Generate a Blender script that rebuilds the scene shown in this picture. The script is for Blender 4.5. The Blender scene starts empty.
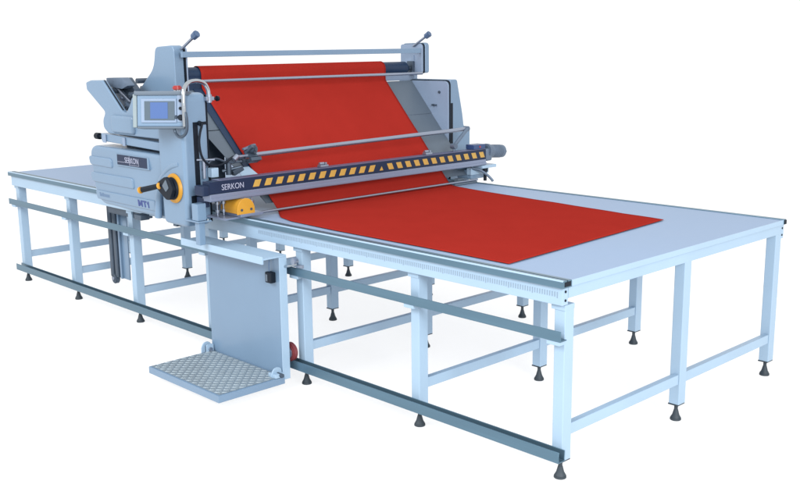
import bpy, bmesh, math, random
from mathutils import Vector, Matrix
random.seed(4)
S = bpy.context.scene
COL = S.collection

# ------------------------------------------------------------------ materials
def mat(name, color, rough=.4, metal=0., bump=0., bscale=60., vary=0., vscale=3., coat=0., emit=None, stretch=None, spec=.5):
    m = bpy.data.materials.new(name); m.use_nodes = True
    nt = m.node_tree; b = nt.nodes['Principled BSDF']
    b.inputs['Base Color'].default_value = (*color, 1)
    b.inputs['Roughness'].default_value = rough
    b.inputs['Metallic'].default_value = metal
    b.inputs['Coat Weight'].default_value = coat
    b.inputs['Specular IOR Level'].default_value = spec
    tc = nt.nodes.new('ShaderNodeTexCoord'); mp = nt.nodes.new('ShaderNodeMapping')
    nt.links.new(tc.outputs['Object'], mp.inputs['Vector'])
    if stretch: mp.inputs['Scale'].default_value = stretch
    if vary:
        n = nt.nodes.new('ShaderNodeTexNoise'); n.inputs['Scale'].default_value = vscale; n.inputs['Detail'].default_value = 6
        nt.links.new(mp.outputs[0], n.inputs['Vector'])
        r = nt.nodes.new('ShaderNodeMapRange'); r.inputs['From Min'].default_value = .3; r.inputs['From Max'].default_value = .7
        r.inputs['To Min'].default_value = 1 - vary; r.inputs['To Max'].default_value = 1 + vary
        nt.links.new(n.outputs['Fac'], r.inputs['Value'])
        mx = nt.nodes.new('ShaderNodeVectorMath'); mx.operation = 'SCALE'; mx.inputs[0].default_value = color
        nt.links.new(r.outputs[0], mx.inputs['Scale']); nt.links.new(mx.outputs[0], b.inputs['Base Color'])
        r2 = nt.nodes.new('ShaderNodeMapRange'); r2.inputs['To Min'].default_value = rough*.8; r2.inputs['To Max'].default_value = min(1, rough*1.25)
        nt.links.new(n.outputs['Fac'], r2.inputs['Value']); nt.links.new(r2.outputs[0], b.inputs['Roughness'])
    if bump:
        n = nt.nodes.new('ShaderNodeTexNoise'); n.inputs['Scale'].default_value = bscale; n.inputs['Detail'].default_value = 4
        nt.links.new(mp.outputs[0], n.inputs['Vector'])
        bp = nt.nodes.new('ShaderNodeBump'); bp.inputs['Strength'].default_value = bump; bp.inputs['Distance'].default_value = .004
        nt.links.new(n.outputs['Fac'], bp.inputs['Height']); nt.links.new(bp.outputs[0], b.inputs['Normal'])
    if emit:
        b.inputs['Emission Color'].default_value = (*emit[0], 1); b.inputs['Emission Strength'].default_value = emit[1]
    return m

FRAME = mat('pale_frame_paint', (.28, .393, .512), .36, vary=.035, bump=.05, bscale=220)
BODY = mat('machine_paint', (.134, .212, .312), .33, vary=.04, bump=.06, bscale=260, coat=.15)
BODY2 = mat('machine_inner_paint', (.19, .255, .36), .4, vary=.04, bump=.05, bscale=220)
TOP = mat('laminate_top', (.215, .295, .425), .5, vary=.03, vscale=1.2, spec=.25)
RAIL = mat('anodised_rail', (.090, .165, .226), .32, metal=.55, vary=.07, vscale=6, stretch=(.3, 6, 6))
RAILTOP = mat('brushed_aluminium', (.19, .23, .33), .35, metal=.4, vary=.03, vscale=4)
STEEL = mat('steel', (.27, .31, .39), .28, metal=.8, vary=.03, vscale=5)
CHROME = mat('chrome', (.42, .46, .50), .12, metal=1., vary=.05, vscale=15)
DARKSTEEL = mat('dark_steel', (.06, .085, .12), .4, metal=.5, vary=.12, vscale=12)
NAVY = mat('navy_tube', (.008, .024, .06), .42, vary=.12, vscale=5, spec=.3)
BLACK = mat('black_plastic', (.004, .008, .015), .5, vary=.1, vscale=14, spec=.2)
RUBBER = mat('dark_rubber', (.022, .034, .046), .6, vary=.1, vscale=20)
BARBLK = mat('navy_black_enamel', (.010, .020, .050), .4, vary=.1, vscale=6, spec=.22)
YEL = mat('yellow_paint', (.48, .235, .02), .42, vary=.05, vscale=10)
YELST = mat('yellow_marking', (.43, .26, .05), .45, vary=.06, vscale=14)
GREY = mat('grey_sheet_metal', (.088, .118, .155), .45, metal=.15, vary=.05, vscale=3, bump=.04, bscale=160)
RED = mat('red_cloth', (.275, .021, .0155), 1., vary=.03, vscale=5, bump=.35, bscale=900, spec=.0)
REDP = mat('red_plastic', (.32, .02, .02), .35)
WHEELR = mat('red_polyurethane', (.16, .03, .035), .45, vary=.1, vscale=20)
SCREEN = mat('lcd_screen', (.03, .05, .12), .25, emit=((.13, .25, .58), .62), spec=.3)
BEZEL = mat('grey_bezel', (.055, .085, .115), .4, vary=.04)
CREAM = mat('off_white_trim', (.20, .25, .27), .45, vary=.04)
LETTER = mat('pale_lettering', (.30, .32, .42), .5)
BLUELET = mat('blue_lettering', (.025, .045, .18), .5)
FAINT = mat('faded_blue_lettering', (.08, .14, .24), .5)
BLUE = mat('blue_enamel', (.02, .05, .14), .35, vary=.06)
MOTOR = mat('cast_grey', (.10, .14, .20), .45, metal=.3, vary=.12, vscale=16, bump=.1, bscale=120)
CHECK = mat('tread_plate', (.30, .36, .40), .38, metal=.55, vary=.08, vscale=10)
TICK = mat('ruler_ink', (.19, .25, .32), .6)
FLOOR = mat('backlit_white_floor', (.93, .93, .93), .9, vary=.004, vscale=.5, spec=.05)

# ------------------------------------------------------------------ mesh helpers
def V(*a): return Vector(a)
def box(bm, x0, x1, y0, y1, z0, z1, bev=0., seg=2):
    m = Matrix.Translation(((x0+x1)/2, (y0+y1)/2, (z0+z1)/2)) @ Matrix.Diagonal((abs(x1-x0), abs(y1-y0), abs(z1-z0), 1))
    r = bmesh.ops.create_cube(bm, size=1, matrix=m)
    if bev:
        es = list({e for v in r['verts'] for e in v.link_edges})
        bmesh.ops.bevel(bm, geom=es, offset=bev, segments=seg, affect='EDGES', profile=.5, clamp_overlap=True)
    return bm
def rbox(bm, centre, size, rot, bev=0., seg=2):
    m = Matrix.Translation(centre) @ rot.to_4x4() @ Matrix.Diagonal((*size, 1))
    r = bmesh.ops.create_cube(bm, size=1, matrix=m)
    if bev:
        es = list({e for v in r['verts'] for e in v.link_edges})
        bmesh.ops.bevel(bm, geom=es, offset=bev, segments=seg, affect='EDGES', profile=.5, clamp_overlap=True)
    return bm
def frame(d):
    d = d.normalized(); a = V(0, 0, 1) if abs(d.z) < .9 else V(1, 0, 0)
    u = d.cross(a).normalized(); return u, d.cross(u).normalized()
def cyl(bm, p, q, r, r2=None, n=20, cap=True, bev=0.):
    p, q = Vector(p), Vector(q); d = q-p; r2 = r if r2 is None else r2
    rot = d.to_track_quat('Z', 'Y').to_matrix().to_4x4()
    res = bmesh.ops.create_cone(bm, cap_ends=cap, segments=n, radius1=r, radius2=r2, depth=d.length, matrix=Matrix.Translation((p+q)/2) @ rot)
    if bev:
        fs = {f for v in res['verts'] for f in v.link_faces if len(f.verts) > 4}
        es = list({e for f in fs for e in f.edges})
        bmesh.ops.bevel(bm, geom=es, offset=bev, segments=2, affect='EDGES', clamp_overlap=True)
    return bm
def smooth_path(pts, k=6):
    P = [Vector(p) for p in pts]; P = [2*P[0]-P[1]] + P + [2*P[-1]-P[-2]]; out = []
    for i in range(1, len(P)-2):
        for j in range(k):
            t = j/k; a, b, c, d = P[i-1:i+3]
            out.append(.5*((2*b)+(c-a)*t+(2*a-5*b+4*c-d)*t*t+(-a+3*b-3*c+d)*t**3))
    out.append(P[-2]); return out
def tube(bm, pts, r, n=10, k=6):
    P = smooth_path(pts, k) if k else [Vector(p) for p in pts]
    rings = []; u = None
    for i, p in enumerate(P):
        d = (P[min(i+1, len(P)-1)]-P[max(i-1, 0)]).normalized()
        if u is None: u, v = frame(d)
        else: u = (u-d*u.dot(d)).normalized(); v = d.cross(u)
        rings.append([bm.verts.new(p+r*(math.cos(2*math.pi*j/n)*u+math.sin(2*math.pi*j/n)*v)) for j in range(n)])
    for a, b in zip(rings, rings[1:]):
        for j in range(n): bm.faces.new((a[j], a[(j+1) % n], b[(j+1) % n], b[j]))
    bm.faces.new(rings[0][::-1]); bm.faces.new(rings[-1]); return bm
def poly(bm, pts, axis, a0, a1, bev=0., seg=2, rim=False):
    """extrude a 2D outline: axis 'y' takes (x,z) points, axis 'x' takes (y,z) points, axis 'z' takes (x,y)"""
    mk = {'y': lambda p, a: V(p[0], a, p[1]), 'x': lambda p, a: V(a, p[0], p[1]), 'z': lambda p, a: V(p[0], p[1], a)}[axis]
    lo = [bm.verts.new(mk(p, a0)) for p in pts]; hi = [bm.verts.new(mk(p, a1)) for p in pts]
    f = [bm.faces.new(lo), bm.faces.new(hi[::-1])]; n = len(pts); side = []
    for i in range(n):
        f.append(bm.faces.new((lo[i], hi[i], hi[(i+1) % n], lo[(i+1) % n])))
        side.append(bm.edges.get((lo[i], hi[i])))
    bmesh.ops.recalc_face_normals(bm, faces=f)
    if bev:
        es = list({e for q in f for e in q.edges})
        if rim: es = [e for e in es if e not in side]
        bmesh.ops.bevel(bm, geom=es, offset=bev, segments=seg, affect='EDGES', profile=.5, clamp_overlap=True)
    return bm
def round_outline(pts, rad, seg=5):
    """round each corner of an outline; rad is one number or one per corner"""
    out = []; n = len(pts)
    for i, p in enumerate(pts):
        r = rad[i] if isinstance(rad, (list, tuple)) else rad
        p = Vector(p); a = (Vector(pts[i-1])-p); b = (Vector(pts[(i+1) % n])-p)
        if r <= 0: out.append(tuple(p)); continue
        t = min(r, a.length*.48, b.length*.48)
        A = p+a.normalized()*t; B = p+b.normalized()*t
        for k in range(seg+1):
            s = k/seg; out.append(tuple((1-s)**2*A+2*s*(1-s)*p+s*s*B))
    return out
def ball(bm, c, r, sc=(1, 1, 1), u=16, v=10):
    bmesh.ops.create_uvsphere(bm, u_segments=u, v_segments=v, radius=r, matrix=Matrix.Translation(c) @ Matrix.Diagonal((*sc, 1)))
    return bm
def B(): return bmesh.new()

def finish(me, ang=math.radians(38)):
    bm = B(); bm.from_mesh(me)
    for e in bm.edges:
        e.smooth = not (len(e.link_faces) == 2 and e.calc_face_angle(0) > ang)
    for f in bm.faces: f.smooth = True
    bm.to_mesh(me); bm.free()
def wloc(o):
    l = Vector(o.location)
    while o.parent: o = o.parent; l += o.location
    return l
def obj(name, bm, m, parent=None, label=None):
    xs = [v.co for v in bm.verts]
    c = Vector([(min(p[i] for p in xs)+max(p[i] for p in xs))/2 for i in range(3)])
    bmesh.ops.translate(bm, verts=bm.verts, vec=-c)
    me = bpy.data.meshes.new(name); bm.to_mesh(me); bm.free(); finish(me)
    for x in (m if isinstance(m, list) else [m]): me.materials.append(x)
    o = bpy.data.objects.new(name, me); COL.objects.link(o)
    if parent: o.parent = parent; o.location = c-wloc(parent)
    else: o.location = c
    w = o.modifiers.new('normals', 'WEIGHTED_NORMAL'); w.keep_sharp = True; w.weight = 80
    if label: o['label'] = label
    return o
def tag(o, label, cat, group=None):
    o['label'] = label; o['category'] = cat
    if group: o['group'] = group
    return o
def thing(name, label, cat, loc):
    o = bpy.data.objects.new(name, None); COL.objects.link(o); o.location = loc; o.empty_display_size = .2
    return tag(o, label, cat)
def text(name, body, size, centre, ex, ey, m, parent, width=None, thick=.0008, weight=.0):
    """lettering that really lies on a surface: ex reading direction, ey up direction"""
    cu = bpy.data.curves.new(name, 'FONT'); cu.body = body; cu.size = size; cu.align_x = 'CENTER'; cu.align_y = 'CENTER'
    cu.extrude = thick; cu.offset = weight
    t = bpy.data.objects.new('tmp', cu); COL.objects.link(t)
    dg = bpy.context.evaluated_depsgraph_get(); me = bpy.data.meshes.new_from_object(t.evaluated_get(dg))
    bpy.data.objects.remove(t); me.name = name
    ex, ey = Vector(ex), Vector(ey); ez = ex.cross(ey)
    xs = [v.co.x for v in me.vertices]; w = max(xs)-min(xs); sx = (width/w) if width else 1
    M = Matrix((ex*sx, ey, ez)).transposed()
    for v in me.vertices: v.co = M @ v.co
    me.materials.clear(); me.materials.append(m)
    o = bpy.data.objects.new(name, me); COL.objects.link(o); o.parent = parent; o.location = Vector(centre)-wloc(parent)
    return o

# ------------------------------------------------------------------ setting
_nt = FLOOR.node_tree   # invented translucent mix: light let through from below washes out shade on the floor
_d = _nt.nodes.new('ShaderNodeBsdfDiffuse'); _t = _nt.nodes.new('ShaderNodeBsdfTranslucent'); _m = _nt.nodes.new('ShaderNodeMixShader')
_d.inputs[0].default_value = (.95, .95, .95, 1); _t.inputs[0].default_value = (.98, .98, .98, 1); _m.inputs[0].default_value = .72
_nt.links.new(_d.outputs[0], _m.inputs[1]); _nt.links.new(_t.outputs[0], _m.inputs[2])
_nt.links.new(_m.outputs[0], [n for n in _nt.nodes if n.type == 'OUTPUT_MATERIAL'][0].inputs['Surface'])
bm = B(); bmesh.ops.create_grid(bm, x_segments=1, y_segments=1, size=60)
fl = obj('floor', bm, FLOOR); fl['kind'] = 'structure'

# ------------------------------------------------------------------ the table
ROWS = [0, -.823, -1.675, -2.533, -3.418, -4.291, -5.131]
WY = 1.82
tb = thing('cutting_table', 'long pale blue steel table with white laminate top standing under the spreading machine', 'cutting table', (-2.56, .91, 0))
bm = B(); box(bm, -5.172, .034, -.006, 1.846, .828, .851, .002, 2); obj('table_top', bm, TOP, tb)
# near apron with ruler
bm = B(); box(bm, -5.168, .030, -.052, -.014, .752, .8262, .003); ap = obj('apron', bm, FRAME, tb)
bm = B()
x = .005
while x > -1.99:
    k = round((.005-x)/.0125)
    box(bm, x-.0015, x+.0015, -.0535, -.0519, .786 if k % 10 else .782, .806)
    x -= .0125
obj('ruler_ticks', bm, TICK, ap)
bm = B(); box(bm, -5.168, .030, 1.834, 1.872, .752, .8262, .003); obj('apron', bm, FRAME, tb)
for xx in (.0305, -5.168):
    bm = B(); s = 1 if xx > 0 else -1
    box(bm, xx-.036 if s > 0 else xx, xx if s > 0 else xx+.036, -.0135, 1.8335, .778, .8265, .002)
    e = obj('end_apron', bm, FRAME, tb)
# edge strip under the laminate at the end
bm = B(); box(bm, .0345, .0385, -.018, 1.86, .8266, .8525, .001); obj('edge_strip', bm, FRAME, tb)
for xr in ROWS[1:-1]:
    bm = B(); box(bm, xr-.02, xr+.02, -.0135, 1.8335, .762, .8265, .002); obj('cross_beam', bm, FRAME, tb)
# near edge rail: aluminium profile with groove
prof = [(-.066, .827), (-.066, .853), (-.061, .8575), (-.041, .8575), (-.041, .846), (-.033, .846), (-.033, .8575), (-.0145, .8575), (-.0075, .8525), (-.0075, .827)]
bm = B(); poly(bm, prof, 'x', -5.19, .042); obj('edge_rail', bm, RAIL, tb)
bm = B(); poly(bm, [(-.0665, .8535), (-.0615, .8585), (-.0575, .8585), (-.0575, .8577), (-.0608, .8577), (-.0658, .8530)], 'x', -5.19, .0405); obj('rail_top_strip', bm, FRAME, tb)
bm = B(); box(bm, -5.19, .0405, -.0405, -.0335, .8465, .8475); obj('rail_groove', bm, BLACK, tb)
bm = B(); box(bm, .0421, .0436, -.056, -.015, .832, .8515, .0006, 1); obj('rail_end_plug', bm, BLACK, tb)
bm = B(); box(bm, -5.19, .040, 1.8465, 1.874, .8268, .8555, .003); obj('edge_rail', bm, RAIL, tb)
bm = B(); box(bm, .0405, .044, 1.850, 1.870, .830, .852); obj('rail_end_plug', bm, BLACK, tb)
# mid rail, an angle, and bottom rail, a channel
prof = [(-.072, .652), (-.068, .652), (-.068, .6125), (-.0305, .6125), (-.0305, .608), (-.072, .608)]
bm = B(); poly(bm, prof, 'x', -5.20, .040, .0008, 1); obj('guard_rail', bm, RAIL, tb)
prof = [(-.076, .096), (-.076, .144), (-.070, .144), (-.070, .138), (-.0725, .138), (-.0725, .100), (-.0365, .100), (-.0365, .144), (-.0315, .144), (-.0315, .096)]
bm = B(); poly(bm, prof, 'x', -5.16, .046, .0008, 1); obj('lower_rail', bm, RAIL, tb)
# legs
def make_leg(x, y, near=True):
    bm = B(); box(bm, x-.024, x+.0295, y-.030, y+.030, .085, .7515 if near else .80, .004, 3)
    l = obj('leg', bm, FRAME, tb)
    if near:
        bm = B(); box(bm, x-.038, x+.0305, y-.034, y+.031, .728, .7512, .002); obj('leg_collar', bm, FRAME, l)
    bm = B(); box(bm, x-.027, x+.027, y-.031, y+.031, .0795, .0858, .001, 1)
    cyl(bm, (x, y, .05), (x, y, .08), .009)
    cyl(bm, (x, y, .026), (x, y, .052), .017, .010, 20); cyl(bm, (x, y, .012), (x, y, .0262), .0245, .0168, 24)
    cyl(bm, (x, y, 0), (x, y, .0121), .027, .0255, 24, bev=.002)
    obj('foot', bm, RUBBER, l)
    return l
leg0 = make_leg(0, 0); leg1 = make_leg(0, WY/2, False)
for i, xr in enumerate(ROWS):
    for y in (0, WY/2, WY):
        if i == 0 and y < WY: continue
        src = leg0 if y == 0 else leg1
        l = src.copy(); COL.objects.link(l); l.location = src.location+V(xr, y if y == 0 else y-WY/2, 0)
        for ch in list(src.children):
            c = ch.copy(); COL.objects.link(c); c.parent = l
    for ya, yb in ((.0305, WY/2-.0305), (WY/2+.0305, WY-.0305)):
        bm = B(); box(bm, xr-.008, xr+.024, ya, yb, .188, .237, .003); obj('brace', bm, FRAME, tb)
# bolts at the end legs and small brackets carrying the guard rail
for y_ in (-.033, WY+.032):
    for z in (.808, .772): bm = B(); cyl(bm, (.027, y_, z), (.0325, y_, z), .0055, n=14); obj('bolt', bm, BLACK, tb)
for xr in ROWS:
    bm = B(); box(bm, xr-.032, xr+.032, -.0685, -.0307, .590, .6072, .001, 1)
    obj('rail_bracket', bm, FRAME, tb)

# ------------------------------------------------------------------ the spreading machine
MC = thing('spreading_machine', 'pale blue fabric spreading machine with hazard striped beam straddling the long table', 'spreading machine', (-2.75, .9, 0))
# near housing: lower bin + front column
bm = B()
poly(bm, round_outline([(-3.39, .90), (-3.33, .832), (-2.30, .812), (-2.30, 1.188), (-3.365, 1.198)], [.06, .08, .06, .03, .09], 8), 'y', -.300, -.150, .062, 8, rim=True)
box(bm, -3.33, -2.60, -.20, -.06, .85, 1.186, .02, 3)
for v in bm.verts:
    if v.co.y < -.2: v.co.y += .12*(1.165-v.co.z)
hs = obj('side_housing', bm, BODY, MC)
bm = B()
poly(bm, round_outline([(-2.52, .815), (-2.275, .812), (-2.275, 1.535), (-2.54, 1.535), (-2.54, 1.20), (-2.53, 1.0)], [.03, .05, .05, .03, .05, .05], 6), 'y', -.309, -.150, .040, 6, rim=True)
obj('front_column', bm, BODY, hs)
def dy(z): return .12*(1.165-z)
def draw_in(bm):
    for v in bm.verts:
        if v.co.y < -.2: v.co.y += dy(v.co.z)
    return bm
def band(x0, x1, z0, z1, y=-.3):
    bm = B(); poly(bm, round_outline([(x0, z0), (x1, z0-.004), (x1, z1), (x0, z1)], [.02]*4, 5), 'y', y-.009, y+.05, .009, 5, rim=True); draw_in(bm)
    obj('moulded_band', bm, BODY, hs)
band(-3.375, -3.10, 1.075, 1.130); band(-3.39, -2.88, .968, 1.030); band(-3.365, -2.665, .860, .918)
# arched lip round the hand wheel recess
bm = B(); tube(bm, [(-2.618, -.285, .83), (-2.60, -.285, .93), (-2.565, -.286, 1.03), (-2.50, -.291, 1.09), (-2.42, -.294, 1.135), (-2.34, -.292, 1.155)], .021, 16); obj('arched_lip', bm, BODY, hs)
# recessed ledge on top of the bin
bm = B(); poly(bm, round_outline([(-3.26, -.225), (-2.60, -.225), (-2.60, -.07), (-3.26, -.07)], .02), 'z', 1.1865, 1.1925, 0); obj('top_tray', bm, BODY2, hs)
# shelf layers above
bm = B(); poly(bm, round_outline([(-3.25, 1.225), (-2.52, 1.205), (-2.52, 1.252), (-3.25, 1.272)], .008), 'y', -.275, -.02, .006, 3, rim=True); sh = obj('slide_shelf', bm, BODY, MC)
bm = B(); cyl(bm, (-3.335, -.262, 1.250), (-3.285, -.262, 1.250), .020, bev=.004); cyl(bm, (-3.29, -.262, 1.250), (-3.24, -.262, 1.250), .009); obj('shelf_knob', bm, BLACK, sh)
bm = B(); box(bm, -3.22, -3.18, -.284, -.2755, 1.218, 1.268, .003); obj('shelf_clip', bm, BODY2, sh)
bm = B(); box(bm, -2.98, -2.95, -.284, -.2755, 1.212, 1.262, .003); obj('shelf_clip', bm, BODY2, sh)
bm = B(); box(bm, -3.12, -2.54, -.18, -.06, 1.193, 1.208); box(bm, -3.1, -2.54, -.235, -.03, 1.250, 1.270); obj('spacer', bm, DARKSTEEL, sh)
# rear cradle arm with its V opening
prof = [(-3.35, 1.585), (-3.20, 1.588), (-2.985, 1.412), (-2.94, 1.405), (-2.885, 1.46), (-2.865, 1.50), (-2.50, 1.515), (-2.50, 1.272), (-3.17, 1.272), (-3.225, 1.305), (-3.225, 1.355), (-3.19, 1.398), (-3.405, 1.525), (-3.41, 1.572)]
bm = B(); poly(bm, round_outline(prof, [.012, .01, .03, .03, .02, .02, .02, .02, .05, .05, .02, .02, .012, .012], 4), 'y', -.27, -.235, .010, 3, rim=True); cr = obj('cradle_arm', bm, BODY, MC)
bm = B(); poly(bm, [(-3.195, 1.589), (-3.185, 1.585), (-2.985, 1.421), (-2.992, 1.415)], 'y', -.2605, -.2555, 0); obj('edge_seal', bm, BLACK, cr)
bm = B(); box(bm, -3.10, -2.84, -.290, -.24, 1.282, 1.390, .022, 5); obj('cradle_cover', bm, BODY, cr)
# dark winding mechanism inside the cradle
prof = [(-3.36, 1.570), (-3.33, 1.592), (-3.14, 1.600), (-3.05, 1.53), (-3.03, 1.43), (-3.10, 1.385), (-3.20, 1.41), (-3.30, 1.50)]
bm = B(); poly(bm, prof, 'y', -.145, -.100, .006, 2); wm = obj('winding_bracket', bm, DARKSTEEL, MC)
bm = B(); poly(bm, round_outline([(-3.285, 1.598), (-3.10, 1.602), (-3.03, 1.555), (-3.10, 1.535), (-3.27, 1.548)], .012, 3), 'y', -.198, -.146, .004, 2)
obj('cam_cover', bm, MOTOR, wm)
bm = B(); poly(bm, round_outline([(-3.25, 1.53), (-3.20, 1.535), (-3.03, 1.43), (-3.04, 1.405), (-3.08, 1.40)], .008, 3), 'y', -.172, -.146, .003, 2)
obj('cam_plate', bm, MOTOR, wm)
for x_, z_, r_, y0_, m_ in ((-3.205, 1.525, .020, -.196, DARKSTEEL), (-3.075, 1.435, .024, -.196, MOTOR), (-3.135, 1.480, .014, -.190, STEEL), (-3.05, 1.500, .018, -.180, DARKSTEEL)):
    bm = B(); cyl(bm, (x_, y0_, z_), (x_, -.146, z_), r_, bev=.003); sp = obj('spindle', bm, m_, wm)
    bm = B(); cyl(bm, (x_, y0_-.006, z_), (x_, y0_, z_), r_*.4, n=8); obj('screw_head', bm, CHROME, sp)
bm = B(); cyl(bm, (-3.22, -.185, 1.560), (-3.03, -.185, 1.46), .006); obj('tie_rod', bm, STEEL, wm)
for z, r, xx in ((1.575, .016, -3.22), (1.528, .018, -3.17)):
    bm = B(); cyl(bm, (xx, -.03, z), (xx, 1.86, z), r); obj('rear_rod', bm, DARKSTEEL if z > 1.55 else STEEL, MC)
# towers
prof = [(-2.975, 1.778), (-2.772, 1.787), (-2.765, 1.10), (-3.22, 1.10), (-3.22, 1.50), (-3.005, 1.655)]
bm = B(); poly(bm, round_outline(prof, [.03, .035, .01, .01, .02, .05], 5), 'y', -.035, .032, .012, 4, rim=True); tw = obj('tower', bm, BODY, MC)
prof = [(-2.965, 1.772), (-2.764, 1.781), (-2.757, 1.10), (-3.20, 1.10), (-3.20, 1.50), (-2.995, 1.65)]
bm = B(); poly(bm, round_outline(prof, [.03, .035, .01, .01, .02, .05], 5), 'y', .0325, .040); obj('edge_seal', bm, BLACK, tw)
bm = B(); poly(bm, round_outline(prof, [.03, .035, .01, .01, .02, .05], 5), 'y', .0405, .052, .003, 2, rim=True); obj('inner_plate', bm, BODY2, tw)
bm = B(); poly(bm, round_outline([(-2.93, 1.785), (-2.70, 1.790), (-2.70, 1.575), (-2.93, 1.578)], [.025, .03, .02, .01], 5), 'y', 1.965, 2.005, .01, 3, rim=True); tw2 = obj('tower', bm, BODY, MC)
bm = B(); poly(bm, round_outline([(-2.925, 1.780), (-2.705, 1.785), (-2.705, 1.572), (-2.925, 1.575)], [.02, .03, .02, .01], 5), 'y', 1.958, 1.9645); obj('edge_seal', bm, BLACK, tw2)
bm = B(); poly(bm, round_outline([(-2.925, 1.778), (-2.712, 1.782), (-2.712, 1.575), (-2.925, 1.578)], [.02, .03, .02, .01], 5), 'y', 1.938, 1.9575, .003, 2, rim=True)
box(bm, -2.795, -2.785, 1.930, 1.9375, 1.585, 1.70); obj('inner_plate', bm, BODY2, tw2)
bm = B(); box(bm, -2.955, -2.80, 1.95, 1.985, 1.42, 1.573, .004); obj('tower_neck', bm, BODY2, tw2)
# lock levers with navy knobs
KNOB = mat('slate_blue_plastic', (.05, .09, .17), .4, vary=.06)
for y, x_ in ((.01, -2.755), (1.93, -2.785)):
    bm = B(); cyl(bm, (x_, y, 1.765), (x_+.125, y+.01, 1.835), .0085, n=12); lv = obj('lock_lever', bm, STEEL, MC)
    bm = B(); cyl(bm, (x_+.112, y+.009, 1.828), (x_+.150, y+.013, 1.850), .020, .023, n=8, bev=.004); obj('knob', bm, KNOB, lv)
# top bar, roller, guide rod
bm = B(); box(bm, -2.735, -2.715, -.012, 1.937, 1.716, 1.749, .002); obj('top_bar', bm, BODY, MC)
bm = B(); cyl(bm, (-2.81, .0525, 1.612), (-2.81, 1.86, 1.612), .046, n=32, bev=.003); cyl(bm, (-2.81, 1.86, 1.612), (-2.81, 1.895, 1.612), .044, .018, n=32); ro = obj('roller', bm, NAVY, MC)
bm = B(); cyl(bm, (-2.81, 1.896, 1.612), (-2.81, 1.937, 1.612), .015); box(bm, -2.84, -2.78, 1.915, 1.937, 1.565, 1.66, .004); cyl(bm, (-2.79, 1.905, 1.585), (-2.79, 1.925, 1.585), .012); obj('bearing_block', bm, DARKSTEEL, ro)
bm = B(); cyl(bm, (-2.63, .02, 1.580), (-2.63, 1.86, 1.578), .0095, n=16); obj('guide_rod', bm, STEEL, MC)
# navy backing belt and sloping chute behind the cloth
def slope_sheet(y0, y1, zt, zb, off, th, yb0=None, yb1=None):
    """sheet lying along the cloth slope, off metres behind it"""
    def X(z): return -2.76+(1.535-z)*(.59/.66)-off
    yb0 = y0 if yb0 is None else yb0; yb1 = y1 if yb1 is None else yb1
    bm = B(); q = []
    for o in (0, th):
        q.append([bm.verts.new((X(zt)-o, y0, zt)), bm.verts.new((X(zt)-o, y1, zt)), bm.verts.new((X(zb)-o, yb1, zb)), bm.verts.new((X(zb)-o, yb0, zb))])
    a, b = q
    bm.faces.new(a); bm.faces.new(b[::-1])
    for i in range(4): bm.faces.new((a[i], b[i], b[(i+1) % 4], a[(i+1) % 4]))
    bmesh.ops.recalc_face_normals(bm, faces=bm.faces)
    return bm
obj('chute_upper', slope_sheet(-.055, 1.889, 1.525, 1.302, .014, .006), GREY, MC)
bm = B(); box(bm, -2.80, -2.79, 1.55, 1.889, 1.527, 1.58, .001); obj('chute_lip', bm, BODY2, MC)
bm = B(); box(bm, -2.72, -2.71, -.058, .24, .86, 1.36, .001); obj('inner_panel', bm, GREY, MC)
obj('chute_lower', slope_sheet(.0, 1.885, 1.298, .90, .014, .006, .17, 1.885), GREY, MC)
obj('backing_belt', slope_sheet(.075, .20, 1.56, .955, .005, .003, .165, .25), NAVY, MC)
bm = B(); box(bm, -2.80, -2.765, .055, .20, 1.49, 1.60, .004); obj('belt_fold', bm, NAVY, MC)
obj('white_deflector', slope_sheet(.07, .16, 1.10, .985, -.02, .003, .10, .25), FRAME, MC)
# front column details: slot, seam, notch
bm = B(); box(bm, -2.40, -2.2735, -.246, -.216, .955, 1.380); box(bm, -2.40, -2.2735, -.216, -.152, 1.364, 1.380)
obj('column_slot', bm, BLACK, hs)
bm = B(); box(bm, -2.40, -2.2732, -.277, -.247, .885, .985); obj('column_notch', bm, BLACK, hs)
bm = B(); box(bm, -2.50, -2.285, -.1497, -.143, .83, 1.52); obj('edge_seal', bm, BLACK, hs)
# far housing
bm = B(); poly(bm, round_outline([(1.912, .80), (2.118, .80), (2.118, 1.195), (2.055, 1.205), (2.040, 1.30), (1.992, 1.50), (1.985, 1.536), (1.912, 1.536)], [.01, .05, .025, .02, .06, .06, .03, .01], 5), 'x', -2.80, -2.41, .022, 4, rim=True)
box(bm, -3.28, -2.79, 1.93, 2.09, .82, 1.44, .03, 4)
fh = obj('side_housing', bm, BODY, MC)
outl = round_outline([(-3.28, .84), (-2.405, .84), (-2.405, 1.533), (-2.79, 1.533), (-2.86, 1.44), (-3.28, 1.47)], [.02, .02, .04, .02, .02, .02], 6)
bm = B(); poly(bm, outl, 'y', 1.9055, 1.9115); obj('edge_seal', bm, BLACK, fh)
outl = round_outline([(-3.28, .85), (-2.412, .85), (-2.412, 1.526), (-2.785, 1.526), (-2.85, 1.43), (-3.28, 1.46)], [.02, .02, .04, .02, .02, .02], 6)
bm = B(); poly(bm, outl, 'y', 1.890, 1.905, .002, 2, rim=True); ip = obj('inner_plate', bm, BODY2, fh)
bm = B(); cyl(bm, (-2.49, 1.882, 1.45), (-2.49, 1.89, 1.45), .009, n=14); obj('bolt_head', bm, DARKSTEEL, ip)
bm = B(); cyl(bm, (-2.545, 1.870, 1.36), (-2.545, 1.89, 1.36), .007, n=14); cyl(bm, (-2.54, 1.880, 1.36), (-2.52, 1.880, 1.36), .004); cyl(bm, (-2.52, 1.870, 1.36), (-2.52, 1.89, 1.36), .005, n=10); obj('bolt_head', bm, DARKSTEEL, ip)
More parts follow.
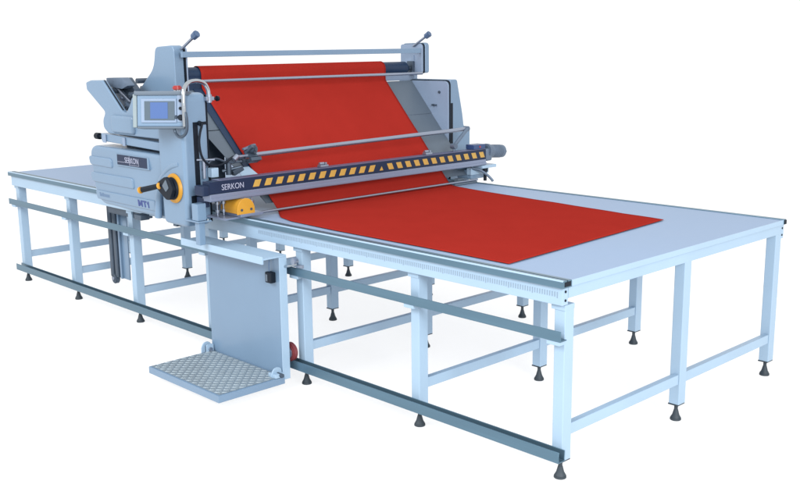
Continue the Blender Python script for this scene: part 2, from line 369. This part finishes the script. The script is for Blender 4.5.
bm = B(); box(bm, -2.44, -2.4085, 1.918, 1.938, 1.06, 1.375); obj('column_slot', bm, BLACK, fh)
# hand wheel
c = V(-2.385, -.3095, 1.022); k = .74
bm = B(); cyl(bm, c, c+V(0, -.014, 0), .083, .078, n=48, bev=.004); wh = obj('hand_wheel', bm, YEL, MC)
bm = B(); cyl(bm, c+V(0, -.0145, 0), c+V(0, -.026, 0), .064, .058, n=40, bev=.003)
poly(bm, round_outline([(c.x-.115*k*1.2, c.z-.010), (c.x-.115*k*1.2, c.z+.026), (c.x-.03*k, c.z+.088*k), (c.x+.035*k, c.z+.07*k), (c.x+.078*k, c.z), (c.x+.03*k, c.z-.078*k), (c.x-.02*k, c.z-.082*k)], .012, 3), 'y', c.y-.050, c.y-.0265, .008, 3)
obj('wheel_hub', bm, BLACK, wh)
bm = B(); poly(bm, round_outline([(c.x-.06*k, c.z+.02*k), (c.x-.005, c.z+.070*k), (c.x+.028*k, c.z+.01*k), (c.x-.012*k, c.z-.022*k)], .006), 'y', c.y-.0525, c.y-.0502); obj('wheel_plate', bm, GREY, wh)
h0 = V(-2.465, -.355, 1.032); h1 = V(-2.590, -.395, 1.002); hd = (h1-h0).normalized()
bm = B(); cyl(bm, h0-hd*.02, h1, .0145, .016, n=20, bev=.003); gr = obj('grip', bm, BLACK, wh)
bm = B(); cyl(bm, h0-hd*.012, h0+hd*.010, .019, n=20, bev=.004); obj('grip_collar', bm, YEL, wh)
bm = B(); cyl(bm, h1, h1+hd*.022, .019, n=20, bev=.006); obj('grip_end', bm, YEL, wh)
# badge and lettering
bm = B(); box(bm, -3.015, -2.675, -.3055, -.300, 1.103, 1.163, .001, 1); bd = obj('badge', bm, BARBLK, MC)
bm = B(); box(bm, -3.03, -2.66, -.3040, -.280, 1.096, 1.1675, .003, 2); obj('badge_backing', bm, BODY, bd)
text('lettering', 'SERKON', .046, (-2.845, -.3062, 1.134), (1, 0, 0), (0, 0, 1), LETTER, bd, width=.155)
for b_ in ((-3.01, -2.93, 1.120, 1.1222), (-2.872, -2.869, 1.106, 1.160), (-2.865, -2.765, 1.1095, 1.1115), (-2.767, -2.765, 1.112, 1.121)):
    bm = B(); box(bm, b_[0], b_[1], -.3062, -.3054, b_[2], b_[3]); obj('badge_line', bm, LETTER, bd)
def stroke_letter(outline, x0, z0, w, h):
    bm = B(); poly(bm, [(x0+a*w, z0+b*h+a*w*-.0) for a, b in outline], 'y', -.3108, -.3080); draw_in(bm); obj('letter', bm, BLUELET, MC)
stroke_letter([(0, 0), (.24, 0), (.24, .62), (.42, .12), (.58, .12), (.76, .62), (.76, 0), (1, 0), (1, 1), (.72, 1), (.5, .42), (.28, 1), (0, 1)], -2.852, .869, .048, .038)
stroke_letter([(.36, 0), (.64, 0), (.64, .78), (1, .78), (1, 1), (0, 1), (0, .78), (.36, .78)], -2.798, .869, .042, .038)
stroke_letter([(.42, 0), (.85, 0), (.85, 1), (.55, 1), (.1, .72), (.1, .52), (.42, .68)], -2.752, .869, .024, .038)
bm = B(); rr = random.Random(2); xx = -3.315
while xx < -3.205:
    w = rr.uniform(.010, .017); box(bm, xx, xx+w, -.3096, -.3085, .882, .900 if rr.random() < .7 else .906); xx += w+.004
obj('faded_marking', draw_in(bm), FAINT, MC)
# operator console, turned towards the operator
ang = math.radians(38); ex = V(math.cos(ang), math.sin(ang), 0); nz = V(math.sin(ang), -math.cos(ang), .12).normalized(); ey = nz.cross(ex).normalized()
R3 = Matrix((ex, ey, nz)).transposed(); cc = V(-2.357, -.385, 1.446)
def cp(a, b, d): return cc+ex*a+ey*b+nz*d
bm = B(); rbox(bm, cp(.0, 0, -.05), (.268, .168, .09), R3, .006, 3); co = obj('control_console', bm, BODY, MC)
bm = B(); rbox(bm, cp(-.005, .092, -.046), (.285, .022, .10), R3, .004, 2); obj('console_visor', bm, GREY, co)
bm = B(); rbox(bm, cp(.0, -.089, -.046), (.26, .010, .10), R3, .002, 2); obj('console_base', bm, GREY, co)
bm = B(); rbox(bm, cp(-.146, .0, -.05), (.023, .178, .095), R3, .005, 2); obj('console_side_trim', bm, CREAM, co)
bm = B(); rbox(bm, cp(-.012, .0, -.0035), (.196, .126, .010), R3, .003, 2); pn = obj('panel_frame', bm, BODY2, co)
bm = B(); rbox(bm, cp(-.006, .0, .0025), (.166, .100, .003), R3); bz = obj('screen_bezel', bm, BEZEL, pn)
bm = B(); rbox(bm, cp(-.008, .001, .0045), (.096, .086, .002), R3); obj('touch_screen', bm, SCREEN, bz)
for k, b in enumerate((.052, .012, -.036)):
    bm = B(); r = .0095 if k < 2 else .017
    cyl(bm, cp(.110, b, -.005), cp(.110, b, .010), r, r*.85, n=18, bev=.0015); obj('push_button', bm, BLACK, co)
for a, b in ((.112, .072),):
    bm = B(); rbox(bm, cp(.110, .014, -.004), (.040, .145, .006), R3, .002, 2); obj('button_plate', bm, BODY2, co)
bm = B(); cyl(bm, (-2.485, -.20, 1.53), (-2.485, -.20, 1.545), .020); es = obj('emergency_stop', bm, CHROME, MC)
bm = B(); cyl(bm, (-2.485, -.20, 1.545), (-2.485, -.20, 1.568), .026, .024, n=24, bev=.005); obj('mushroom_button', bm, REDP, es)
# chrome arch with clamp
bm = B(); tube(bm, [(-2.232, -.322, 1.365), (-2.232, -.322, 1.45), (-2.236, -.318, 1.53), (-2.244, -.300, 1.570), (-2.256, -.265, 1.593), (-2.258, -.215, 1.598), (-2.262, -.170, 1.583), (-2.266, -.146, 1.550), (-2.268, -.140, 1.515)], .011, 14); ar = obj('chrome_arch', bm, CHROME, MC)
bm = B(); cyl(bm, (-2.268, -.140, 1.480), (-2.268, -.140, 1.525), .016, bev=.003); box(bm, -2.282, -2.254, -.165, -.115, 1.490, 1.512, .003); obj('clamp', bm, STEEL, ar)
bm = B(); cyl(bm, (-2.268, -.115, 1.500), (-2.268, -.092, 1.500), .006); cyl(bm, (-2.268, -.095, 1.500), (-2.268, -.076, 1.500), .016, .013, n=12, bev=.003); obj('clamp_knob', bm, BLACK, ar)
# cables
bm = B(); tube(bm, [(-2.285, -.335, 1.42), (-2.31, -.335, 1.375), (-2.318, -.33, 1.335), (-2.29, -.325, 1.308), (-2.25, -.32, 1.315), (-2.22, -.318, 1.345), (-2.215, -.318, 1.40), (-2.225, -.318, 1.44)], .008, 8); obj('console_cable', bm, DARKSTEEL, MC)
bm = B(); tube(bm, [(-2.268, -.205, 1.374), (-2.235, -.215, 1.365), (-2.225, -.235, 1.325), (-2.225, -.243, 1.27), (-2.23, -.228, 1.20), (-2.235, -.19, 1.155), (-2.24, -.135, 1.139), (-2.24, -.075, 1.150), (-2.235, -.03, 1.178), (-2.22, .0, 1.186)], .0065, 8); hz = obj('air_hose', bm, BLACK, MC)
bm = B(); cyl(bm, (-2.274, -.205, 1.374), (-2.248, -.210, 1.370), .013); obj('hose_fitting', bm, BLACK, hz)
# dancer bar and its mounts
bm = B(); cyl(bm, (-2.22, .045, 1.180), (-2.22, 1.865, 1.210), .0135, n=18, bev=.002); db = obj('dancer_bar', bm, STEEL, MC)
bm = B(); rbox(bm, (-2.22, .085, 1.188), (.07, .055, .018), Matrix.Rotation(.5, 3, 'Y'), .003); rbox(bm, (-2.20, .09, 1.155), (.055, .07, .02), Matrix.Rotation(-.4, 3, 'Y'), .003)
cyl(bm, (-2.23, .055, 1.200), (-2.19, .075, 1.235), .012); cyl(bm, (-2.235, .085, 1.213), (-2.195, .10, 1.213), .024, n=24, bev=.003); cyl(bm, (-2.195, .10, 1.213), (-2.190, .102, 1.213), .012, n=16); cyl(bm, (-2.245, .04, 1.15), (-2.245, .10, 1.15), .012)
sb_ = B(); rbox(sb_, (-2.215, .07, 1.228), (.02, .085, .012), Matrix.Rotation(.25, 3, 'X'), .003); obj('bracket_plate', sb_, MOTOR, db)
obj('sensor_bracket', bm, DARKSTEEL, db)
bm = B(); cyl(bm, (-2.22, -.01, 1.178), (-2.22, .045, 1.181), .0085); cyl(bm, (-2.22, -.03, 1.165), (-2.22, -.005, 1.185), .015, n=10); obj('sensor_arm', bm, STEEL, db)
bm = B(); tube(bm, [(-2.205, 1.862, 1.212), (-2.18, 1.70, 1.108)], .012, 10, k=0); cyl(bm, (-2.235, 1.866, 1.212), (-2.20, 1.866, 1.212), .018); cyl(bm, (-2.20, 1.70, 1.108), (-2.16, 1.70, 1.108), .018); cyl(bm, (-2.178, 1.70, 1.07), (-2.178, 1.70, 1.10), .008); obj('support_arm', bm, MOTOR, db)
# hazard beam
bm = B(); box(bm, -2.185, -2.120, -.262, 1.952, 1.006, 1.072, .002); be = obj('hazard_beam', bm, BARBLK, MC)
bm = B(); box(bm, -2.19, -2.122, -.20, 1.952, 1.0722, 1.0765, .001, 1); obj('beam_cap', bm, mat('dull_violet_strip', (.10, .11, .19), .4, metal=.3, vary=.05), be)
bm = B(); box(bm, -2.19, -2.113, -.262, 1.952, .966, 1.0055, .003); box(bm, -2.1128, -2.108, -.262, 1.952, .970, .984, .001, 1); obj('beam_rail', bm, RAILTOP, be)
pitch = .0778
for k in range(25):
    y = .047+k*pitch; w = .021; h = .019; zc = 1.038; q = .009 if k < 12 else -.009
    if k == 12: pts = [(y-.014, zc-h), (y+.016, zc-h), (y+.004, zc+h*.3)]
    else: pts = [(y-w-q, zc-h), (y+w-q, zc-h), (y+w+q, zc+h), (y-w+q, zc+h)]
    st = B(); poly(st, pts, 'x', -2.1202, -2.1185); obj('hazard_mark', st, YELST, be)
text('lettering', 'SERKON', .044, (-2.1192, -.113, 1.036), (0, 1, 0), (0, 0, 1), LETTER, be, width=.142)
for y in (.545, 1.42):
    bm = B(); box(bm, -2.17, -2.135, y-.03, y+.03, 1.0767, 1.092, .003); cyl(bm, (-2.152, y-.028, 1.098), (-2.152, y+.005, 1.098), .009, n=12); box(bm, -2.165, -2.14, y+.008, y+.022, 1.0915, 1.105, .002); obj('latch', bm, STEEL, be)
bm = B(); box(bm, -2.2745, -2.17, -.255, -.190, .985, 1.035, .006); box(bm, -2.20, -2.115, -.305, -.2625, 1.00, 1.055, .008); ba = obj('beam_arm', bm, BARBLK, MC)
bm = B(); box(bm, -2.25, -2.175, -.262, -.228, .930, .984, .004); obj('arm_plate', bm, BARBLK, ba)
bm = B(); cyl(bm, (-2.195, -.243, .965), (-2.190, -.243, .965), .008, n=12); obj('screw_head', bm, CHROME, ba)
# small fittings near the beam's near end
bm = B(); box(bm, -2.27, -2.23, -.170, -.125, 1.078, 1.13, .004); obj('junction_box', bm, FRAME, MC)
bm = B(); cyl(bm, (-2.26, -.04, 1.08), (-2.26, -.04, 1.15), .016); cyl(bm, (-2.28, -.07, 1.10), (-2.24, .03, 1.12), .009); rbox(bm, (-2.25, .01, 1.10), (.03, .07, .03), Matrix.Rotation(.4, 3, 'X'), .003)
tube(bm, [(-2.27, -.2, 1.12), (-2.26, -.13, 1.175), (-2.25, -.05, 1.15), (-2.23, .03, 1.15)], .006, 8); rbox(bm, (-2.27, -.02, 1.155), (.05, .02, .03), Matrix.Rotation(.7, 3, 'Z'), .002)
obj('valve_cluster', bm, DARKSTEEL, MC)
bm = B(); cyl(bm, (-2.24, -.21, 1.078), (-2.24, -.21, 1.185), .008); cyl(bm, (-2.27, -.235, 1.178), (-2.21, -.16, 1.178), .006); obj('stand_pipe', bm, STEEL, MC)
# yellow knife cover
def dome(cy, hw, z0, z1, zt): return [(cy-hw, z0), (cy+hw, z0), (cy+hw, z1)]+[(cy+hw*math.cos(t*math.pi/12), z1+(zt-z1)*math.sin(t*math.pi/12)) for t in range(1, 12)]+[(cy-hw, z1)]
bm = B(); poly(bm, dome(-.070, .052, .890, .905, .965), 'x', -2.235, -2.078, .004, 2, rim=True); kc = obj('knife_cover', bm, YEL, MC)
bm = B(); poly(bm, dome(-.070, .052, .891, .905, .964), 'x', -2.0778, -2.0745); obj('cover_seal', bm, DARKSTEEL, kc)
bm = B(); poly(bm, dome(-.070, .057, .886, .905, .972), 'x', -2.0742, -2.066, .001, 1, rim=True); obj('cover_plate', bm, YEL, kc)
for y in (-.100, -.038):
    bm = B(); cyl(bm, (-2.066, y, .910), (-2.062, y, .910), .007, n=14); obj('screw_head', bm, DARKSTEEL, kc)
bm = B(); box(bm, -2.23, -2.06, -.11, .04, .872, .887, .002); box(bm, -2.21, -2.10, -.06, -.02, .8595, .872); obj('cover_base', bm, RAILTOP, kc)
for x_, y_ in ((-2.20, -.165), (-2.20, -.125), (-2.105, -.005)):
    bm = B(); cyl(bm, (x_, y_, .872), (x_, y_, .965), .0055, n=12); cyl(bm, (x_, y_, .935), (x_, y_, .95), .013, n=12); cyl(bm, (x_, y_, .89), (x_, y_, .905), .012, n=12); obj('adjuster_bolt', bm, STEEL, MC)
bm = B(); box(bm, -2.27, -2.09, -.19, -.07, .861, .871, .002); obj('bolt_plate', bm, RAILTOP, MC)
# clamp rod over the cloth
bm = B(); cyl(bm, (-2.12, -.02, .873), (-2.12, 1.87, .873), .0075, n=14); cr2 = obj('clamp_rod', bm, STEEL, MC)
bm = B(); box(bm, -2.25, -2.11, 1.64, 1.86, .8525, .866, .003); box(bm, -2.19, -2.15, 1.71, 1.76, .866, .890, .004); obj('clamp_block', bm, GREY, cr2)
# motor at the far end
bm = B(); cyl(bm, (-2.155, 2.015, 1.052), (-2.155, 2.172, 1.040), .044, n=32, bev=.009)
for k in range(7): cyl(bm, (-2.155, 2.055+k*.013, 1.049-.001*k), (-2.155, 2.060+k*.013, 1.0485-.001*k), .0455, n=32)
mo = obj('drive_motor', bm, MOTOR, MC)
bm = B(); cyl(bm, (-2.155, 1.985, 1.056), (-2.155, 2.025, 1.052), .050, n=24, bev=.008); box(bm, -2.20, -2.115, 1.958, 2.02, .99, 1.075, .012, 3); obj('gearbox', bm, MOTOR, mo)
bm = B(); cyl(bm, (-2.13, 2.172, 1.040), (-2.13, 2.175, 1.040), .012, n=16); obj('end_cap', bm, DARKSTEEL, mo)
bm = B(); box(bm, -2.20, -2.125, 1.84, 1.957, 1.0767, 1.108, .004); jb = obj('blue_junction_box', bm, BLUE, MC)
bm = B(); cyl(bm, (-2.125, 1.90, 1.092), (-2.122, 1.90, 1.092), .007, n=12); obj('indicator', bm, REDP, jb)
bm = B(); box(bm, -2.20, -2.10, 1.90, 2.045, .945, .965, .002); box(bm, -2.20, -2.16, 1.85, 2.035, .90, .944, .004); pb = obj('post_bracket', bm, FRAME, MC)
bm = B(); cyl(bm, (-2.12, 1.95, .8575), (-2.12, 1.95, .944), .0115, n=14); cyl(bm, (-2.12, 1.95, .92), (-2.12, 1.95, .9445), .019, n=14); obj('support_post', bm, BLACK, pb)
bm = B(); box(bm, -2.30, -2.17, 1.86, 2.02, .868, .935, .01, 3); box(bm, -2.28, -2.22, 1.80, 1.93, .94, .975, .004); obj('lower_bracket', bm, BODY, MC)
bm = B(); tube(bm, [(-2.17, 1.86, .945), (-2.13, 1.90, .935), (-2.09, 1.93, .905), (-2.06, 1.95, .87), (-2.055, 1.955, .858)], .009, 8); obj('motor_cable', bm, MOTOR, MC)
# hanging guide under the near housing
bm = B(); box(bm, -3.845, -3.805, .03, .055, .235, .79, .008, 3); box(bm, -3.79, -3.750, .035, .06, .235, .79, .008, 3); cyl(bm, (-3.80, .03, .225), (-3.80, .06, .225), .034, n=20, bev=.004); gd = obj('hanging_guide', bm, DARKSTEEL, MC)
bm = B(); cyl(bm, (-3.80, .024, .228), (-3.80, .03, .228), .012, n=12); obj('guide_pin', bm, STEEL, gd)
bm = B(); box(bm, -3.715, -3.635, .06, .068, .235, .79, .001, 1); box(bm, -3.735, -3.715, .045, .07, .235, .79, .001, 1); obj('guide_plate', bm, BODY, gd)
bm = B(); box(bm, -3.72, -3.30, -.02, .07, .70, .751, .004); obj('guide_mount', bm, DARKSTEEL, gd)
bm = B(); box(bm, -2.98, -2.90, -.24, -.18, .770, .802, .004); obj('underside_clip', bm, DARKSTEEL, MC)
bm = B(); box(bm, -2.56, -2.52, -.23, -.19, .780, .806, .004); obj('underside_clip', bm, DARKSTEEL, MC)
# bracket column joining machine and platform
bm = B(); box(bm, -2.212, -2.155, -.320, -.265, .866, .958, .004, 2); box(bm, -2.204, -2.163, -.310, -.272, .732, .857, .004); box(bm, -2.274, -2.145, -.325, -.240, .8575, .8655, .002); obj('hitch_column', bm, BODY, MC)
bm = B(); cyl(bm, (-2.165, -.252, .8655), (-2.165, -.252, .872), .008, n=12); obj('hitch_bolt', bm, CHROME, MC)

# ------------------------------------------------------------------ the red cloth
def arc(c, r, a0, a1, n): return [(c[0]+r*math.cos(math.radians(a0+(a1-a0)*i/n)), c[1]+r*math.sin(math.radians(a0+(a1-a0)*i/n))) for i in range(n+1)]
RC = (-2.81, 1.612); RR = .053
path = arc(RC, RR-.0005, 215, 4, 18)                           # laid over the roller
path = path+[(-2.757, 1.590), (-2.760, 1.560), (-2.757, 1.535)]
n1 = 46
for i in range(1, n1+1):
    t = i/n1; path.append((-2.757+t*(.592), 1.535-t*.655))     # down the slope to the table
path += [(-2.155, .870), (-2.143, .8635), (-2.128, .8605), (-2.10, .8562)]
n2 = 70
def lerp(a, b, t): return a+(b-a)*t
def yl(x, z):
    if z > .865: return lerp(.135, .205, max(0, min(1, (1.535-z)/.66)))
    t = -2.15-x
    pts = [(-2.15, .205), (-1.99, .10), (-1.85, .062), (-1.475, .045), (-.733, .048), (-.32, .043)]
    for (a, ya), (b, yb) in zip(pts, pts[1:]):
        if x <= b: return lerp(ya, yb, max(0, (x-a)/(b-a)))
    return pts[-1][1]
def yr(x, z):
    if z > .865: return 1.63
    pts = [(-2.15, 1.63), (-1.75, 1.564), (-1.152, 1.503), (-.413, 1.42)]
    for (a, ya), (b, yb) in zip(pts, pts[1:]):
        if x <= b: return lerp(ya, yb, max(0, (x-a)/(b-a)))
    return pts[-1][1]
bm = B(); NY = 64; rows = []
from mathutils import noise
for (x, z) in path:
    a, b = yl(x, z), yr(x, z); row = []
    for j in range(NY+1):
        s = j/NY; y = lerp(a, b, s)
        w = 0
        if .9 < z < 1.53:
            e = min(1, (z-.9)*4, (1.53-z)*6)
            w = e*(.010*noise.noise(V(y*1.6+z*.5, z*1.1, 3))+.0045*noise.noise(V(y*7+z*.8, z*.9, 5))+.002*noise.noise(V(y*2, z*9, 7)))
        row.append(bm.verts.new((x+w*.7, y, z+w*.7)))
    rows.append(row)
x0 = path[-1][0]
for i in range(1, n2+1):
    t = i/n2; row = []
    for j in range(NY+1):
        s = j/NY; xe = lerp(-.323, -.413, s); x = lerp(x0, xe, t)
        a, b = yl(x, .85), yr(x, .85); y = lerp(a, b, s)
        wv = .0022*abs(noise.noise(V(x*3, y*2, 1)))+.0014*abs(noise.noise(V(x*1.2, y*10, 8)))
        row.append(bm.verts.new((x, y, .8555+wv)))
    rows.append(row)
for a, b in zip(rows, rows[1:]):
    for j in range(NY): bm.faces.new((a[j], a[j+1], b[j+1], b[j]))
bmesh.ops.recalc_face_normals(bm, faces=bm.faces)
cl = obj('red_fabric', bm, RED); so = cl.modifiers.new('thickness', 'SOLIDIFY'); so.thickness = .0010; so.offset = 0
tag(cl, 'plain red fabric running from the navy roller down onto the white table top', 'fabric')

# ------------------------------------------------------------------ operator platform
PF = thing('operator_platform', 'fold-down step platform with upright pale blue panel and tread plate beside the table', 'platform', (-2.02, -.35, 0))
bm = B(); box(bm, -2.345, -1.685, -.150, -.104, .06, .712, .003); pp = obj('back_panel', bm, BODY, PF)
bm = B(); prof = [(-.258, .692), (-.258, .732), (-.250, .732), (-.250, .722), (-.104, .722), (-.104, .7125), (-.152, .7125), (-.248, .7125), (-.248, .692)]
poly(bm, prof, 'x', -2.44, -1.682, .001, 1); obj('panel_shelf', bm, FRAME, pp)
bm = B(); box(bm, -1.6848, -1.681, -.152, -.1035, .055, .7122, .001, 1); obj('panel_edge', bm, FRAME, pp)
bm = B(); box(bm, -2.335, -1.665, -.565, -.152, .040, .078, .003); pt = obj('platform_deck', bm, BODY, PF)
bm = B(); box(bm, -2.322, -1.678, -.552, -.160, .0785, .0805)
def loz(bm, cx, cy, a, L=.0165, w=.004, h=.0024):
    u = V(math.cos(a), math.sin(a), 0); v = V(-u.y, u.x, 0); c0 = V(cx, cy, .0805)
    base = [c0+u*L, c0+v*w, c0-u*L, c0-v*w]; b = [bm.verts.new(p) for p in base]
    t = [bm.verts.new(c0+(p-c0)*.45+V(0, 0, h)) for p in base]
    bm.faces.new(t)
    for i in range(4): bm.faces.new((b[i], b[(i+1) % 4], t[(i+1) % 4], t[i]))
ny = 0; yy = -.54
while yy < -.165:
    xx = -2.31+(0 if ny % 2 else .0)
    nx = 0
    while xx < -1.685:
        loz(bm, xx, yy, math.radians(45 if (nx+ny) % 2 else -45)); xx += .026; nx += 1
    yy += .026; ny += 1
obj('tread_plate', bm, CHECK, pt)
for x_ in (-2.36, -1.700):
    bm = B(); poly(bm, round_outline([(-.215, .045), (-.152, .045), (-.152, .115), (-.170, .130), (-.200, .125), (-.215, .10)], .012), 'x', x_, x_+.008)
    if x_ < -2: poly(bm, round_outline([(-.20, .05), (-.155, .05), (-.155, .12), (-.20, .12)], .01), 'x', x_+.03, x_+.038)
    hb = obj('hinge_bracket', bm, FRAME, PF)
    bm = B(); cyl(bm, (x_-.012, -.178, .092), (x_+.05, -.178, .092), .011, n=14); obj('hinge_pin', bm, DARKSTEEL if x_ > -2 else STEEL, hb)
bm = B(); box(bm, -1.73, -1.6655, -.212, -.152, .079, .10, .003); cyl(bm, (-1.70, -.2125, .089), (-1.70, -.216, .089), .008, n=12); obj('hinge_block', bm, FRAME, PF)
# red castor riding on the lower rail
bm = B(); cyl(bm, (-1.722, -.085, .184), (-1.722, -.052, .184), .051, n=36, bev=.006); wl = obj('wheel', bm, WHEELR, PF)
bm = B(); cyl(bm, (-1.722, -.088, .184), (-1.722, -.049, .184), .034, n=30, bev=.002); cyl(bm, (-1.722, -.1035, .184), (-1.722, -.04, .184), .009, n=14); obj('wheel_rim', bm, STEEL, wl)
bm = B(); box(bm, -1.79, -1.70, -.1035, -.088, .13, .225, .003); obj('wheel_fork', bm, FRAME, wl)
# switch and cable on the panel, latch rod reaching the table leg
bm = B(); box(bm, -1.765, -1.715, -.184, -.1503, .575, .632, .005, 3); sw = obj('switch', bm, BLACK, PF)
bm = B(); box(bm, -1.757, -1.742, -.1858, -.184, .583, .620, .001, 1); obj('switch_face', bm, GREY, sw)
bm = B(); tube(bm, [(-1.75, -.165, .632), (-1.752, -.165, .66), (-1.75, -.16, .711)], .003, 6); obj('switch_cable', bm, FAINT, sw)
bm = B(); cyl(bm, (-1.684, -.115, .660), (-1.595, -.100, .684), .0075, n=12); lr = obj('latch_rod', bm, CHROME, PF)
bm = B(); cyl(bm, (-1.62, -.112, .695), (-1.62, -.085, .695), .021, n=20, bev=.004); box(bm, -1.66, -1.575, -.088, -.0735, .660, .677, .002); obj('latch_roller', bm, STEEL, lr)

# ------------------------------------------------------------------ camera, world, lamps
cam = bpy.data.cameras.new('camera'); co_ = bpy.data.objects.new('camera', cam); COL.objects.link(co_)
co_.location = (2.3096, -3.1403, 1.7721); co_.rotation_euler = (1.36885, .010815, .801059)
cam.sensor_width = 36; cam.lens = 44.494; cam.clip_end = 300; cam.clip_start = .05
S.camera = co_
w = bpy.data.worlds.new('World'); S.world = w; w.use_nodes = True
bg = w.node_tree.nodes['Background']; bg.inputs[0].default_value = (1, 1, 1, 1); bg.inputs[1].default_value = 1.14
def area(name, loc, target, size, power, col=(1, 1, 1)):
    l = bpy.data.lights.new(name, 'AREA'); l.shape = 'RECTANGLE'; l.size, l.size_y = size; l.energy = power; l.color = col
    o = bpy.data.objects.new(name, l); COL.objects.link(o); o.location = loc
    o.rotation_euler = (Vector(target)-Vector(loc)).to_track_quat('-Z', 'Y').to_euler(); return o
area('softbox_front', (-2.5, -7.0, 5.6), (-2.0, .2, .7), (6, 3), 520)
area('softbox_right', (6.0, -3.0, 3.6), (-2.3, .5, .9), (3, 3), 640)
S.view_settings.view_transform = 'Standard'; S.view_settings.look = 'None'; S.view_settings.exposure = 0; S.view_settings.gamma = 1
S.cycles.max_bounces = 8; S.cycles.use_denoising = True
